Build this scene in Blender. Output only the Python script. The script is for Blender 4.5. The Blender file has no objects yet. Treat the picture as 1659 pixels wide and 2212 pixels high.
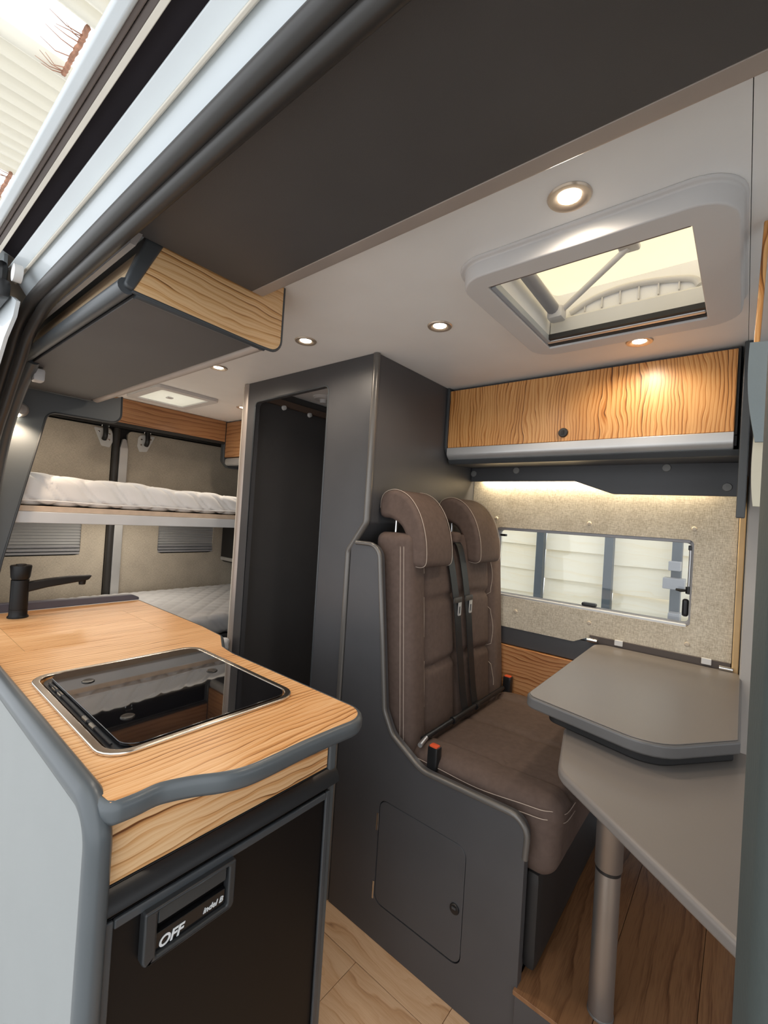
import bpy, bmesh, math, random
from mathutils import Vector, Matrix
random.seed(7)
scene = bpy.context.scene
C = scene.collection
R = math.radians

# ------------------------------------------------------------------ camera
def make_camera():
    yaw, pit, rol = R(-39.317), R(.651), R(3.627)
    f = Vector((math.sin(yaw)*math.cos(pit), math.cos(yaw)*math.cos(pit), math.sin(pit)))
    r = Vector((math.cos(yaw), -math.sin(yaw), 0)); u = r.cross(f)
    r2 = r*math.cos(rol) + u*math.sin(rol); u2 = -r*math.sin(rol) + u*math.cos(rol)
    cd = bpy.data.cameras.new('camera'); co = bpy.data.objects.new('camera', cd); C.objects.link(co)
    cd.sensor_fit = 'HORIZONTAL'; cd.sensor_width = 36.0; cd.lens = 36.0*954/1659
    cd.clip_start = .01; cd.clip_end = 200
    m = Matrix((r2, u2, -f)).transposed().to_4x4(); m.translation = Vector((0, 0, 1.34))
    co.matrix_world = m; scene.camera = co
make_camera()

# ------------------------------------------------------------------ world / exposure
w = bpy.data.worlds.new('sky'); scene.world = w; w.use_nodes = True
bg = w.node_tree.nodes['Background']
bg.inputs[0].default_value = (.93, .965, 1.0, 1); bg.inputs[1].default_value = 1.15
vs = scene.view_settings
vs.view_transform = 'Standard'; vs.look = 'None'; vs.gamma = 1; vs.exposure = 0.75; vs.use_curve_mapping = False
LED = (1.0, .86, .70)
LED_POWER = 3.6

# ------------------------------------------------------------------ materials
def lin(h):
    h = h.lstrip('#'); o = []
    for i in (0, 2, 4):
        c = int(h[i:i+2], 16)/255
        o.append(c/12.92 if c <= .04045 else ((c+.055)/1.055)**2.4)
    return (*o, 1)
def nd(nt, t, **kw):
    n = nt.nodes.new(t)
    for k, v in kw.items():
        if k.startswith('i_'):
            n.inputs[k[2:].replace('_', ' ')].default_value = v
        else: setattr(n, k, v)
    return n
def base(name):
    m = bpy.data.materials.new(name); m.use_nodes = True
    return m, m.node_tree, m.node_tree.nodes['Principled BSDF']
def M(name, col, rough=.5, metal=0, var=.06, vscale=6, bump=0, bscale=400, coat=0, spec=.5, ior=1.5):
    m, nt, p = base(name)
    p.inputs['Roughness'].default_value = rough; p.inputs['Metallic'].default_value = metal
    p.inputs['Coat Weight'].default_value = coat; p.inputs['Specular IOR Level'].default_value = spec
    tc = nd(nt, 'ShaderNodeTexCoord')
    n = nd(nt, 'ShaderNodeTexNoise', i_Scale=vscale, i_Detail=3.0)
    nt.links.new(tc.outputs['Object'], n.inputs['Vector'])
    c = lin(col) if isinstance(col, str) else col
    r = nd(nt, 'ShaderNodeValToRGB')
    r.color_ramp.elements[0].position = .3; r.color_ramp.elements[1].position = .7
    r.color_ramp.elements[0].color = (*[x*(1-var) for x in c[:3]], 1)
    r.color_ramp.elements[1].color = (*[min(1, x*(1+var)) for x in c[:3]], 1)
    nt.links.new(n.outputs['Fac'], r.inputs[0]); nt.links.new(r.outputs[0], p.inputs['Base Color'])
    if bump:
        n2 = nd(nt, 'ShaderNodeTexNoise', i_Scale=bscale, i_Detail=2.0)
        nt.links.new(tc.outputs['Object'], n2.inputs['Vector'])
        b = nd(nt, 'ShaderNodeBump', i_Strength=bump, i_Distance=.001)
        nt.links.new(n2.outputs['Fac'], b.inputs['Height']); nt.links.new(b.outputs[0], p.inputs['Normal'])
    return m
def wood(name, axis, light, mid, dark, freq=16, rough=.38, warp=.05, fine=.25, dark_amt=1.0, coat=.15):
    """veined veneer: grain runs along axis (0 x, 1 y, 2 z)"""
    m, nt, p = base(name); L = nt.links.new
    p.inputs['Roughness'].default_value = rough; p.inputs['Coat Weight'].default_value = coat
    p.inputs['Coat Roughness'].default_value = .25
    tc = nd(nt, 'ShaderNodeTexCoord'); s = nd(nt, 'ShaderNodeSeparateXYZ'); L(tc.outputs['Object'], s.inputs[0])
    oi = nd(nt, 'ShaderNodeObjectInfo')
    o = [i for i in range(3) if i != axis]
    def math_(op, a, b):
        n = nd(nt, 'ShaderNodeMath', operation=op)
        for k, v in ((0, a), (1, b)):
            if isinstance(v, (int, float)): n.inputs[k].default_value = v
            else: L(v, n.inputs[k])
        return n.outputs[0]
    across = math_('ADD', s.outputs[o[0]], s.outputs[o[1]])
    across = math_('ADD', across, math_('MULTIPLY', oi.outputs['Random'], 3.0))
    along = s.outputs[axis]
    def vec(a, b, sa, sb):
        c = nd(nt, 'ShaderNodeCombineXYZ'); L(math_('MULTIPLY', a, sa), c.inputs[0]); L(math_('MULTIPLY', b, sb), c.inputs[1]); return c.outputs[0]
    n1 = nd(nt, 'ShaderNodeTexNoise', i_Scale=1.0, i_Detail=2.5, i_Roughness=.55); L(vec(along, across, 4.5, 11), n1.inputs['Vector'])
    n0 = nd(nt, 'ShaderNodeTexNoise', i_Scale=1.0, i_Detail=1.0); L(vec(along, across, 1.5, 3.5), n0.inputs['Vector'])
    wa = math_('ADD', across, math_('MULTIPLY', math_('SUBTRACT', n1.outputs['Fac'], .5), warp))
    wa = math_('ADD', wa, math_('MULTIPLY', math_('SUBTRACT', n0.outputs['Fac'], .5), warp*2.2))
    ph = math_('FRACT', math_('MULTIPLY', wa, freq*2), 0)
    ph2 = math_('FRACT', math_('MULTIPLY', wa, freq*5.3), 0)
    n3 = nd(nt, 'ShaderNodeTexNoise', i_Scale=1.0, i_Detail=2.0); L(vec(along, across, 3, 30), n3.inputs['Vector'])
    n4 = nd(nt, 'ShaderNodeTexNoise', i_Scale=1.0, i_Detail=3.0); L(vec(along, across, 14, 420), n4.inputs['Vector'])
    r = nd(nt, 'ShaderNodeValToRGB'); e = r.color_ramp.elements
    e[0].position = 0; e[0].color = (0, 0, 0, 1); e[1].position = 1; e[1].color = (.0, 0, 0, 1)
    for pos, v in ((.55, .12), (.86, .5), (.93, 1.0)):
        x = e.new(pos); x.color = (v, v, v, 1)
    L(ph, r.inputs[0])
    r2 = nd(nt, 'ShaderNodeValToRGB'); e = r2.color_ramp.elements
    e[0].position = .25; e[0].color = (0, 0, 0, 1); e[1].position = .97; e[1].color = (.55, .55, .55, 1)
    x = e.new(1.0); x.color = (0, 0, 0, 1)
    L(ph2, r2.inputs[0])
    k = math_('MULTIPLY', r.outputs[0], math_('MULTIPLY', math_('SUBTRACT', n3.outputs['Fac'], .22), 1.9*dark_amt))
    k = math_('ADD', k, math_('MULTIPLY', r2.outputs[0], math_('MULTIPLY', n3.outputs['Fac'], .55*dark_amt)))
    k = math_('ADD', k, math_('MULTIPLY', math_('SUBTRACT', n4.outputs['Fac'], .45), fine))
    k = math_('ADD', k, math_('MULTIPLY', math_('SUBTRACT', n0.outputs['Fac'], .5), .5))
    rc = nd(nt, 'ShaderNodeValToRGB'); e = rc.color_ramp.elements
    e[0].position = .0; e[0].color = lin(light); e[1].position = .95; e[1].color = lin(dark)
    x = e.new(.38); x.color = lin(mid)
    L(k, rc.inputs[0]); L(rc.outputs[0], p.inputs['Base Color'])
    return m
def linen(name, c1, c2):
    m, nt, p = base(name); L = nt.links.new
    p.inputs['Roughness'].default_value = .9; p.inputs['Specular IOR Level'].default_value = .2
    tc = nd(nt, 'ShaderNodeTexCoord')
    outs = []
    for sc in ((90, 90, 1400), (1400, 1400, 90)):
        mp = nd(nt, 'ShaderNodeMapping'); mp.inputs['Scale'].default_value = sc; L(tc.outputs['Object'], mp.inputs[0])
        n = nd(nt, 'ShaderNodeTexNoise', i_Scale=1.0, i_Detail=3.0); L(mp.outputs[0], n.inputs['Vector']); outs.append(n.outputs['Fac'])
    n5 = nd(nt, 'ShaderNodeTexNoise', i_Scale=9.0, i_Detail=4.0); L(tc.outputs['Object'], n5.inputs['Vector'])
    a = nd(nt, 'ShaderNodeMath', operation='ADD'); L(outs[0], a.inputs[0]); L(outs[1], a.inputs[1])
    b = nd(nt, 'ShaderNodeMath', operation='MULTIPLY_ADD'); L(n5.outputs['Fac'], b.inputs[0]); b.inputs[1].default_value = .35; L(a.outputs[0], b.inputs[2])
    r = nd(nt, 'ShaderNodeValToRGB'); r.color_ramp.elements[0].position = .85/1.0*.9; r.color_ramp.elements[1].position = 1.0
    s = nd(nt, 'ShaderNodeMath', operation='MULTIPLY'); L(b.outputs[0], s.inputs[0]); s.inputs[1].default_value = .74
    L(s.outputs[0], r.inputs[0]); r.color_ramp.elements[0].position = .72; r.color_ramp.elements[1].position = 1.0
    r.color_ramp.elements[0].color = lin(c2); r.color_ramp.elements[1].color = lin(c1); L(r.outputs[0], p.inputs['Base Color'])
    bp = nd(nt, 'ShaderNodeBump', i_Strength=.25, i_Distance=.0006); L(a.outputs[0], bp.inputs['Height']); L(bp.outputs[0], p.inputs['Normal'])
    return m
def emis(name, col, st):
    m, nt, p = base(name)
    p.inputs['Base Color'].default_value = (*col, 1); p.inputs['Emission Color'].default_value = (*col, 1); p.inputs['Emission Strength'].default_value = st
    return m
def thin_glass(name, tint=(.985, .985, .98), gl=.06, rough=.02):
    m = bpy.data.materials.new(name); m.use_nodes = True; nt = m.node_tree; nt.nodes.clear(); L = nt.links.new
    o = nd(nt, 'ShaderNodeOutputMaterial'); t = nd(nt, 'ShaderNodeBsdfTransparent'); g = nd(nt, 'ShaderNodeBsdfGlossy')
    t.inputs[0].default_value = (*tint, 1); g.inputs['Roughness'].default_value = rough
    f = nd(nt, 'ShaderNodeFresnel', i_IOR=1.45); mx = nd(nt, 'ShaderNodeMixShader')
    n = nd(nt, 'ShaderNodeTexNoise', i_Scale=3.0); bp = nd(nt, 'ShaderNodeBump', i_Strength=.02, i_Distance=.002)
    L(n.outputs['Fac'], bp.inputs['Height']); L(bp.outputs[0], g.inputs['Normal'])
    L(f.outputs[0], mx.inputs[0]); L(t.outputs[0], mx.inputs[1]); L(g.outputs[0], mx.inputs[2]); L(mx.outputs[0], o.inputs[0])
    return m
def translucent(name, col, mixdiff=.4):
    m = bpy.data.materials.new(name); m.use_nodes = True; nt = m.node_tree; nt.nodes.clear(); L = nt.links.new
    o = nd(nt, 'ShaderNodeOutputMaterial'); t = nd(nt, 'ShaderNodeBsdfTranslucent'); d = nd(nt, 'ShaderNodeBsdfDiffuse')
    n = nd(nt, 'ShaderNodeTexNoise', i_Scale=4.0); r = nd(nt, 'ShaderNodeValToRGB')
    r.color_ramp.elements[0].color = (*[c*.93 for c in col], 1); r.color_ramp.elements[1].color = (*col, 1); L(n.outputs['Fac'], r.inputs[0])
    L(r.outputs[0], t.inputs[0]); L(r.outputs[0], d.inputs[0])
    mx = nd(nt, 'ShaderNodeMixShader'); mx.inputs[0].default_value = mixdiff
    L(t.outputs[0], mx.inputs[1]); L(d.outputs[0], mx.inputs[2]); L(mx.outputs[0], o.inputs[0])
    return m

ANTH = M('anthracite_laminate', (.072, .071, .075, 1), .42, bump=.15, bscale=700)
ANTH2 = M('anthracite_underside', (.080, .075, .074, 1), .5, bump=.2, bscale=700)
EDGE = M('grey_edging', (.092, .104, .112, 1), .32)
EDGE_D = M('dark_edging', (.060, .066, .072, 1), .35)
BRONZE = M('taupe_profile', (.42, .36, .32, 1), .38, .2)
ALU = M('brushed_aluminium', (.62, .62, .63, 1), .33, .85)
LEGM = M('satin_bronze_leg', (.34, .31, .285, 1), .38, .75)
ALU_S = M('satin_silver', (.60, .60, .60, 1), .38, .55)
CHROME = M('chrome', (.80, .79, .77, 1), .12, 1)
WHITE = M('white_ceiling_board', (.90, .895, .885, 1), .42, var=.02)
WHITEP = M('white_plastic', (.66, .645, .64, 1), .42, var=.02, bump=.05)
GREYP = M('grey_plastic', (.30, .30, .32, 1), .4)
BLACK = M('black_plastic', (.012, .012, .013, 1), .35)
BLACKM = M('black_matt', (.017, .016, .016, 1), .55)
RUBBER = M('rubber_seal', (.035, .032, .030, 1), .38)
BODY = M('van_body_paint', (.66, .71, .74, 1), .3, var=.02, coat=.4)
CREAM = M('cream_trim', (.72, .67, .58, 1), .5)
BROWNT = M('brown_grey_trim', (.19, .155, .145, 1), .5)
PANELW = M('warm_grey_panel', (.40, .37, .34, 1), .5)
FELT = M('grey_felt', (.42, .38, .36, 1), .9, bump=.3)
PANELG = M('pale_grey_panel', (.285, .30, .30, 1), .4, var=.02, bump=.08)
SEAT = M('brown_upholstery', (.118, .081, .066, 1), .78, bump=.45, bscale=1200, var=.10, vscale=60, spec=.3)
STITCH = M('cream_thread', (.50, .41, .34, 1), .7)
BELT = M('black_webbing', (.014, .016, .018, 1), .45, bump=.2, bscale=900)
TABLE = M('taupe_laminate', (.205, .180, .162, 1), .33, var=.02, bump=.06, bscale=900)
GLASSK = M('black_glass', (.004, .004, .005, 1), .025, coat=1.0)
RED = M('red_button', (.72, .10, .035, 1), .35)
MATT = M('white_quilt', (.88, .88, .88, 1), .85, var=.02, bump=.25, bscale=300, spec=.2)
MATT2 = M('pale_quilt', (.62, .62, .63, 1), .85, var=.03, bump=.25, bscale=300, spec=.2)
PLY = M('pale_plywood', (.66, .52, .40, 1), .6, var=.08, vscale=30)
BUTTON = M('beige_button', (.56, .48, .38, 1), .5)
BUTTONG = M('grey_button', (.24, .235, .225, 1), .45)
WHITEL = M('white_enamel', (.72, .71, .69, 1), .4)
BLIND = M('grey_blind', (.40, .405, .41, 1), .8)
LINEN = linen('beige_linen', '#e2d8c5', '#aa9d88')
LINEN_R = linen('grey_linen', '#c6bcab', '#a0968a')
CURT = M('curtain_bluegrey', (.24, .28, .29, 1), .8, bump=.3)
CURTW = M('curtain_lining', (.62, .58, .46, 1), .8)
PILLAR = M('pillar_grey_green', (.048, .060, .057, 1), .6, bump=.3, bscale=200, var=.12)
STEEL = M('steel_post', (.085, .10, .115, 1), .5)
CONC = M('concrete', (.55, .54, .52, 1), .9, var=.15)
RUST = M('rusty_steel', (.38, .19, .12, 1), .85, var=.4, vscale=20)
OLIVE_Y = wood('olive_veneer_y', 1, '#ebc493', '#d49d62', '#5f3618', 28, warp=.045, dark_amt=1.3)
OLIVE_X = wood('olive_veneer_x', 0, '#cf9a68', '#a8683a', '#572c14', 30, warp=.045)
OLIVE_Z = wood('olive_veneer_z', 2, '#e3ae70', '#c27f3f', '#52290f', 42, warp=.05, dark_amt=1.4)
WTOP = wood('olive_worktop', 1, '#efc08d', '#db9d60', '#8a5222', 34, fine=.45, dark_amt=1.35, warp=.04)
WLINE = M('worktop_joint', (.42, .25, .10, 1), .6)
OAK = wood('oak_floor', 0, '#dcb894', '#c89d75', '#7d593c', 7, rough=.5, warp=.12, fine=.5, dark_amt=.7, coat=0)
OAK2 = wood('oak_platform', 1, '#8f6746', '#69452c', '#352214', 9, rough=.42, warp=.06, fine=.7, dark_amt=.6, coat=.1)
BOARD = wood('pale_pine', 0, '#fff6e0', '#fbebc8', '#cfae80', 6, rough=.7, warp=.08, fine=.3, dark_amt=.35, coat=0)
LENS = emis('led_lens', (1.0, .86, .66), 22)
LENS_D = emis('led_strip_diffuser', (1.0, .86, .62), 6)
PANE = thin_glass('acrylic_pane')
MILKY = translucent('milky_acrylic', (1.0, .90, .71), .12)
ROOFS = translucent('roof_sheet', (.93, .89, .79), .75)

# ------------------------------------------------------------------ mesh helpers
ORG = {}
def thing(name, label, cat, loc, group=None):
    o = bpy.data.objects.new(name, None); C.objects.link(o); o.empty_display_size = .05
    o.location = loc; ORG[o] = Vector(loc)
    o['label'] = label; o['category'] = cat
    if group: o['group'] = group
    return o
def tag(o, label, cat, group=None):
    o['label'] = label; o['category'] = cat
    if group: o['group'] = group
    return o
def struct(o, label=None, cat=None):
    o['kind'] = 'structure'
    if label: o['label'] = label
    if cat: o['category'] = cat
    return o
def add(name, bm, mat, parent=None, bev=0, ang=35, bseg=2, sharp=38, label=None):
    bmesh.ops.recalc_face_normals(bm, faces=bm.faces[:])
    co = [v.co for v in bm.verts]
    lo = Vector((min(c[i] for c in co) for i in range(3))); hi = Vector((max(c[i] for c in co) for i in range(3)))
    c = (lo+hi)/2; c.z = lo.z
    bmesh.ops.translate(bm, verts=bm.verts[:], vec=-c)
    me = bpy.data.meshes.new(name); bm.to_mesh(me); bm.free()
    me.materials.append(mat)
    for p in me.polygons: p.use_smooth = True
    me.set_sharp_from_angle(angle=R(sharp))
    o = bpy.data.objects.new(name, me); C.objects.link(o)
    po = ORG[parent] if parent else Vector((0, 0, 0))
    o.location = c-po; ORG[o] = c
    if parent: o.parent = parent
    if bev:
        b = o.modifiers.new('bevel', 'BEVEL'); b.width = bev; b.segments = bseg; b.limit_method = 'ANGLE'; b.angle_limit = R(ang)
        b.harden_normals = True
    if label: o['label'] = label
    return o
def copy_tree(o, loc=None, parent=None):
    c = o.copy(); C.objects.link(c); c.parent = parent
    if loc is not None: c.location = loc; ORG[c] = Vector(loc)
    for ch in [x for x in bpy.data.objects if x.parent is o]: copy_tree(ch, None, c)
    return c
def box(x0, x1, y0, y1, z0, z1, bm=None):
    bm = bm or bmesh.new()
    m = Matrix.Translation(((x0+x1)/2, (y0+y1)/2, (z0+z1)/2)) @ Matrix.Diagonal((abs(x1-x0), abs(y1-y0), abs(z1-z0), 1))
    bmesh.ops.create_cube(bm, size=1, matrix=m); return bm
AX = {'X': lambda u, v, w: (w, u, v), 'Y': lambda u, v, w: (u, w, v), 'Z': lambda u, v, w: (u, v, w)}
def fillet(pts, seg=6):
    """pts: (u,v) or (u,v,r) -> polygon with rounded corners"""
    out = []; n = len(pts)
    for i, q in enumerate(pts):
        r = q[2] if len(q) > 2 else 0
        p = Vector(q[:2])
        if r <= 0: out.append(tuple(p)); continue
        a = Vector(pts[i-1][:2])-p; b = Vector(pts[(i+1) % n][:2])-p
        la, lb = a.length, b.length; a.normalize(); b.normalize()
        th = a.angle(b)
        if th > math.pi-.02: out.append(tuple(p)); continue
        d = min(r/math.tan(th/2), la*.49, lb*.49); rr = d*math.tan(th/2)
        cen = p+(a+b).normalized()*(rr/math.sin(th/2))
        s = p+a*d-cen; e = p+b*d-cen
        a0 = math.atan2(s.y, s.x); da = math.atan2(e.y, e.x)-a0
        while da > math.pi: da -= 2*math.pi
        while da < -math.pi: da += 2*math.pi
        for k in range(seg+1):
            t = a0+da*k/seg; out.append((cen.x+rr*math.cos(t), cen.y+rr*math.sin(t)))
    return out
def plate(outer, axis, a, b, holes=(), bm=None):
    """polygon in the plane across axis, from a to b, with holes"""
    bm = bm or bmesh.new(); f = AX[axis]
    loops = [fillet(outer)] + [fillet(h) for h in holes]
    va = [[bm.verts.new(f(u, v, a)) for u, v in lp] for lp in loops]
    vb = [[bm.verts.new(f(u, v, b)) for u, v in lp] for lp in loops]
    for A, B in zip(va, vb):
        n = len(A)
        for i in range(n): bm.faces.new((A[i], A[(i+1) % n], B[(i+1) % n], B[i]))
    if len(loops) == 1:
        bm.faces.new(va[0]); bm.faces.new(vb[0][::-1])
    else:
        for V in (va, vb):
            ed = []
            for lp in V:
                for i in range(len(lp)):
                    e = bm.edges.get((lp[i], lp[(i+1) % len(lp)])); ed.append(e)
            bmesh.ops.triangle_fill(bm, use_beauty=True, use_dissolve=False, edges=ed)
    return bm
def rect(u0, u1, v0, v1, r=0): return [(u0, v0, r), (u1, v0, r), (u1, v1, r), (u0, v1, r)]
def smooth_path(pts, n=6, closed=False):
    P = [Vector(p) for p in pts]; out = []; m = len(P)
    for i in range(m if closed else m-1):
        p0 = P[i-1] if (i > 0 or closed) else P[0]; p1 = P[i]; p2 = P[(i+1) % m]
        p3 = P[(i+2) % m] if (closed or i+2 < m) else P[-1]
        for k in range(n):
            t = k/n
            out.append(.5*((2*p1)+(p2-p0)*t+(2*p0-5*p1+4*p2-p3)*t*t+(3*p1-p0-3*p2+p3)*t*t*t))
    if not closed: out.append(P[-1])
    return out
def tube(path, r, seg=10, closed=False, bm=None, sx=1.0):
    """sweep a circle (or per-point radius list) along a path"""
    bm = bm or bmesh.new(); P = [Vector(p) for p in path]; n = len(P); rings = []
    up = None
    for i, p in enumerate(P):
        if closed: t = P[(i+1) % n]-P[i-1]
        else: t = P[min(i+1, n-1)]-P[max(i-1, 0)]
        t.normalize()
        if up is None:
            up = Vector((0, 0, 1)) if abs(t.z) < .9 else Vector((1, 0, 0))
        s = t.cross(up).normalized(); up = s.cross(t).normalized()
        rr = r[i] if isinstance(r, (list, tuple)) else r
        rings.append([bm.verts.new(p+s*(rr*sx*math.cos(2*math.pi*k/seg))+up*(rr*math.sin(2*math.pi*k/seg))) for k in range(seg)])
    for i in range(n if closed else n-1):
        A, B = rings[i], rings[(i+1) % n]
        for k in range(seg): bm.faces.new((A[k], A[(k+1) % seg], B[(k+1) % seg], B[k]))
    if not closed:
        bm.faces.new(rings[0][::-1]); bm.faces.new(rings[-1])
    return bm
def ribbon(path, side, wd, th, bm=None):
    """flat band along a path; side = width direction"""
    bm = bm or bmesh.new(); P = [Vector(p) for p in path]; s = Vector(side).normalized(); n = len(P); rows = []
    for i, p in enumerate(P):
        t = (P[min(i+1, n-1)]-P[max(i-1, 0)]).normalized(); nn = s.cross(t).normalized()
        rows.append([bm.verts.new(p+s*(a*wd/2)+nn*(b*th/2)) for a, b in ((-1, -1), (1, -1), (1, 1), (-1, 1))])
    for A, B in zip(rows, rows[1:]):
        for k in range(4): bm.faces.new((A[k], A[(k+1) % 4], B[(k+1) % 4], B[k]))
    bm.faces.new(rows[0][::-1]); bm.faces.new(rows[-1]); return bm
def lathe(prof, cen, axis='Z', seg=28, bm=None):
    """prof: list of (radius, height) along axis"""
    bm = bm or bmesh.new(); rings = []; cen = Vector(cen)
    for r, h in prof:
        ring = []
        for k in range(seg):
            a = 2*math.pi*k/seg; u, v = r*math.cos(a), r*math.sin(a)
            d = {'Z': (u, v, h), 'Y': (u, h, v), 'X': (h, u, v)}[axis]
            ring.append(bm.verts.new(cen+Vector(d)))
        rings.append(ring)
    for A, B in zip(rings, rings[1:]):
        for k in range(seg): bm.faces.new((A[k], A[(k+1) % seg], B[(k+1) % seg], B[k]))
    bm.faces.new(rings[0]); bm.faces.new(rings[-1]); return bm
def sweep(prof, x0, x1, bm=None, axis='X'):
    """open (u,v) profile strip extruded along axis, then thickened by the caller through solid polygons"""
    return plate(prof, axis, x0, x1, bm=bm)
def softbox(x0, x1, y0, y1, z0, z1, r, step=.02, disp=None, warp=None):
    lo = Vector((x0, y0, z0)); hi = Vector((x1, y1, z1)); bm = bmesh.new(); cache = {}
    n = [max(2, int(round((hi[i]-lo[i])/step))) for i in range(3)]
    def vert(i, j, k):
        key = (i, j, k)
        if key in cache: return cache[key]
        p = Vector((lo.x+(hi.x-lo.x)*i/n[0], lo.y+(hi.y-lo.y)*j/n[1], lo.z+(hi.z-lo.z)*k/n[2]))
        q = Vector((max(lo[a]+r, min(hi[a]-r, p[a])) for a in range(3)))
        d = p-q; nm = d.normalized() if d.length > 1e-9 else Vector((0, 0, 1))
        p = q+nm*r
        if disp: p = p+nm*disp(p, nm)
        if warp: p = warp(p)
        cache[key] = bm.verts.new(p); return cache[key]
    N = n
    for (a, b, c) in ((0, 1, 2), (1, 2, 0), (2, 0, 1)):
        for side in (0, N[c]):
            for i in range(N[a]):
                for j in range(N[b]):
                    ids = []
                    for (di, dj) in ((0, 0), (1, 0), (1, 1), (0, 1)):
                        t = [0, 0, 0]; t[a] = i+di; t[b] = j+dj; t[c] = side; ids.append(vert(*t))
                    bm.faces.new(ids)
    return bm
def lamp(name, kind, loc, power, color, size=.03, rot=(0, 0, 0), angle=150, blend=.9, sy=None):
    ld = bpy.data.lights.new(name, kind); ld.energy = power; ld.color = color
    if kind == 'SPOT': ld.spot_size = R(angle); ld.spot_blend = blend; ld.shadow_soft_size = size
    if kind == 'AREA':
        ld.size = size
        if sy: ld.shape = 'RECTANGLE'; ld.size_y = sy
    return ld
ZC = 1.902

# =================================================================== SETTING: outside
def outside():
    g = add('floor', box(-12, 9, -7, 5.2, -.66, -.62), CONC)
    g.name = 'ground'; struct(g, 'grey concrete ground below and around the van', 'ground')
    # corrugated hall roof, sheets between roof lights
    rt = thing('hall_roof', 'cream corrugated roof sheets with white roof lights seen top left outside', 'roof', (-5, .9, 4.5))
    rt['kind'] = 'structure'
    def sheet(x0, x1, y0, y1):
        bm = bmesh.new(); n = int((x1-x0)/.03); rows = []
        for i in range(n+1):
            x = x0+(x1-x0)*i/n; z = 4.5+.040*math.sin(2*math.pi*x/.15)
            rows.append([bm.verts.new((x, y, zz)) for y, zz in ((y0, z), (y1, z), (y1, z+.004), (y0, z+.004))])
        for A, B in zip(rows, rows[1:]):
            for k in range(4): bm.faces.new((A[k], A[(k+1) % 4], B[(k+1) % 4], B[k]))
        bm.faces.new(rows[0]); bm.faces.new(rows[-1][::-1])
        return bm
    for x0, x1, y0, y1 in ((-3.54, -2.2, -2, 4), (-5.72, -4.02, -2, 4), (-8.4, -6.3, -2, 4), (-4.02, -3.54, .93, 4), (-6.3, -5.72, .93, 4)):
        add('roof_sheet', sheet(x0, x1, y0, y1), ROOFS, rt, sharp=80)
    for x0, x1 in ((-4.05, -3.52), (-6.33, -5.70)):
        bm = bmesh.new(); n = 26; pts = []
        for i in range(n+1):
            x = x0+(x1-x0)*i/n
            pts.append((x, .875+.004*random.uniform(-1, 1)))
        tube([(x, y, 4.47) for x, y in pts], [.017*random.uniform(.92, 1.08) for _ in pts], 6, bm=bm)
        b = add('roof_purlin', bm, RUST, rt)
        bm = bmesh.new()
        for i in range(10):
            x = x0+(x1-x0)*random.random()
            L = random.uniform(.06, .2)
            tube([(x, .87, 4.465), (x+random.uniform(-.03, .03), .87-L*.5, 4.45), (x+random.uniform(-.05, .05), .87-L, 4.46)], [.004, .003, .0015], 5, bm=bm)
        add('twigs', bm, RUST, b)
outside()

def board_wall():
    t = thing('timber_wall', 'pale overlapping pine boards between dark posts outside the window', 'wall', (-.8, 3.32, -.62))
    posts = [-1.65, -1.150, -.693, -.314, .165]
    edges = [-2.1]+posts+[.62]
    for b, (x0, x1) in enumerate(zip(edges, edges[1:])):
        z = -.62+.05*((b*7) % 4)
        while z < 1.75:
            h = random.choice((.185, .20, .22))
            o = add('board', box(x0+.012, x1-.012, 3.30, 3.318, z, z+h), BOARD, t, bev=.002)
            o.rotation_euler = (R(-7+random.uniform(-3, 3)), R(random.uniform(-1.5, 1.5)), 0)
            z += h-.012
    for x in posts:
        add('post', box(x-.026, x+.026, 3.21, 3.27, -.62, 1.9), STEEL, t, bev=.003)
    bm = box(-.37, -.26, 3.12, 3.208, 1.02, 1.085); box(-.335, -.275, 3.12, 3.208, .75, .88, bm=bm); box(-.345, -.285, 3.12, 3.208, 1.13, 1.185, bm=bm)
    add('clamp', bm, GREYP, t, bev=.004)
board_wall()

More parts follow.
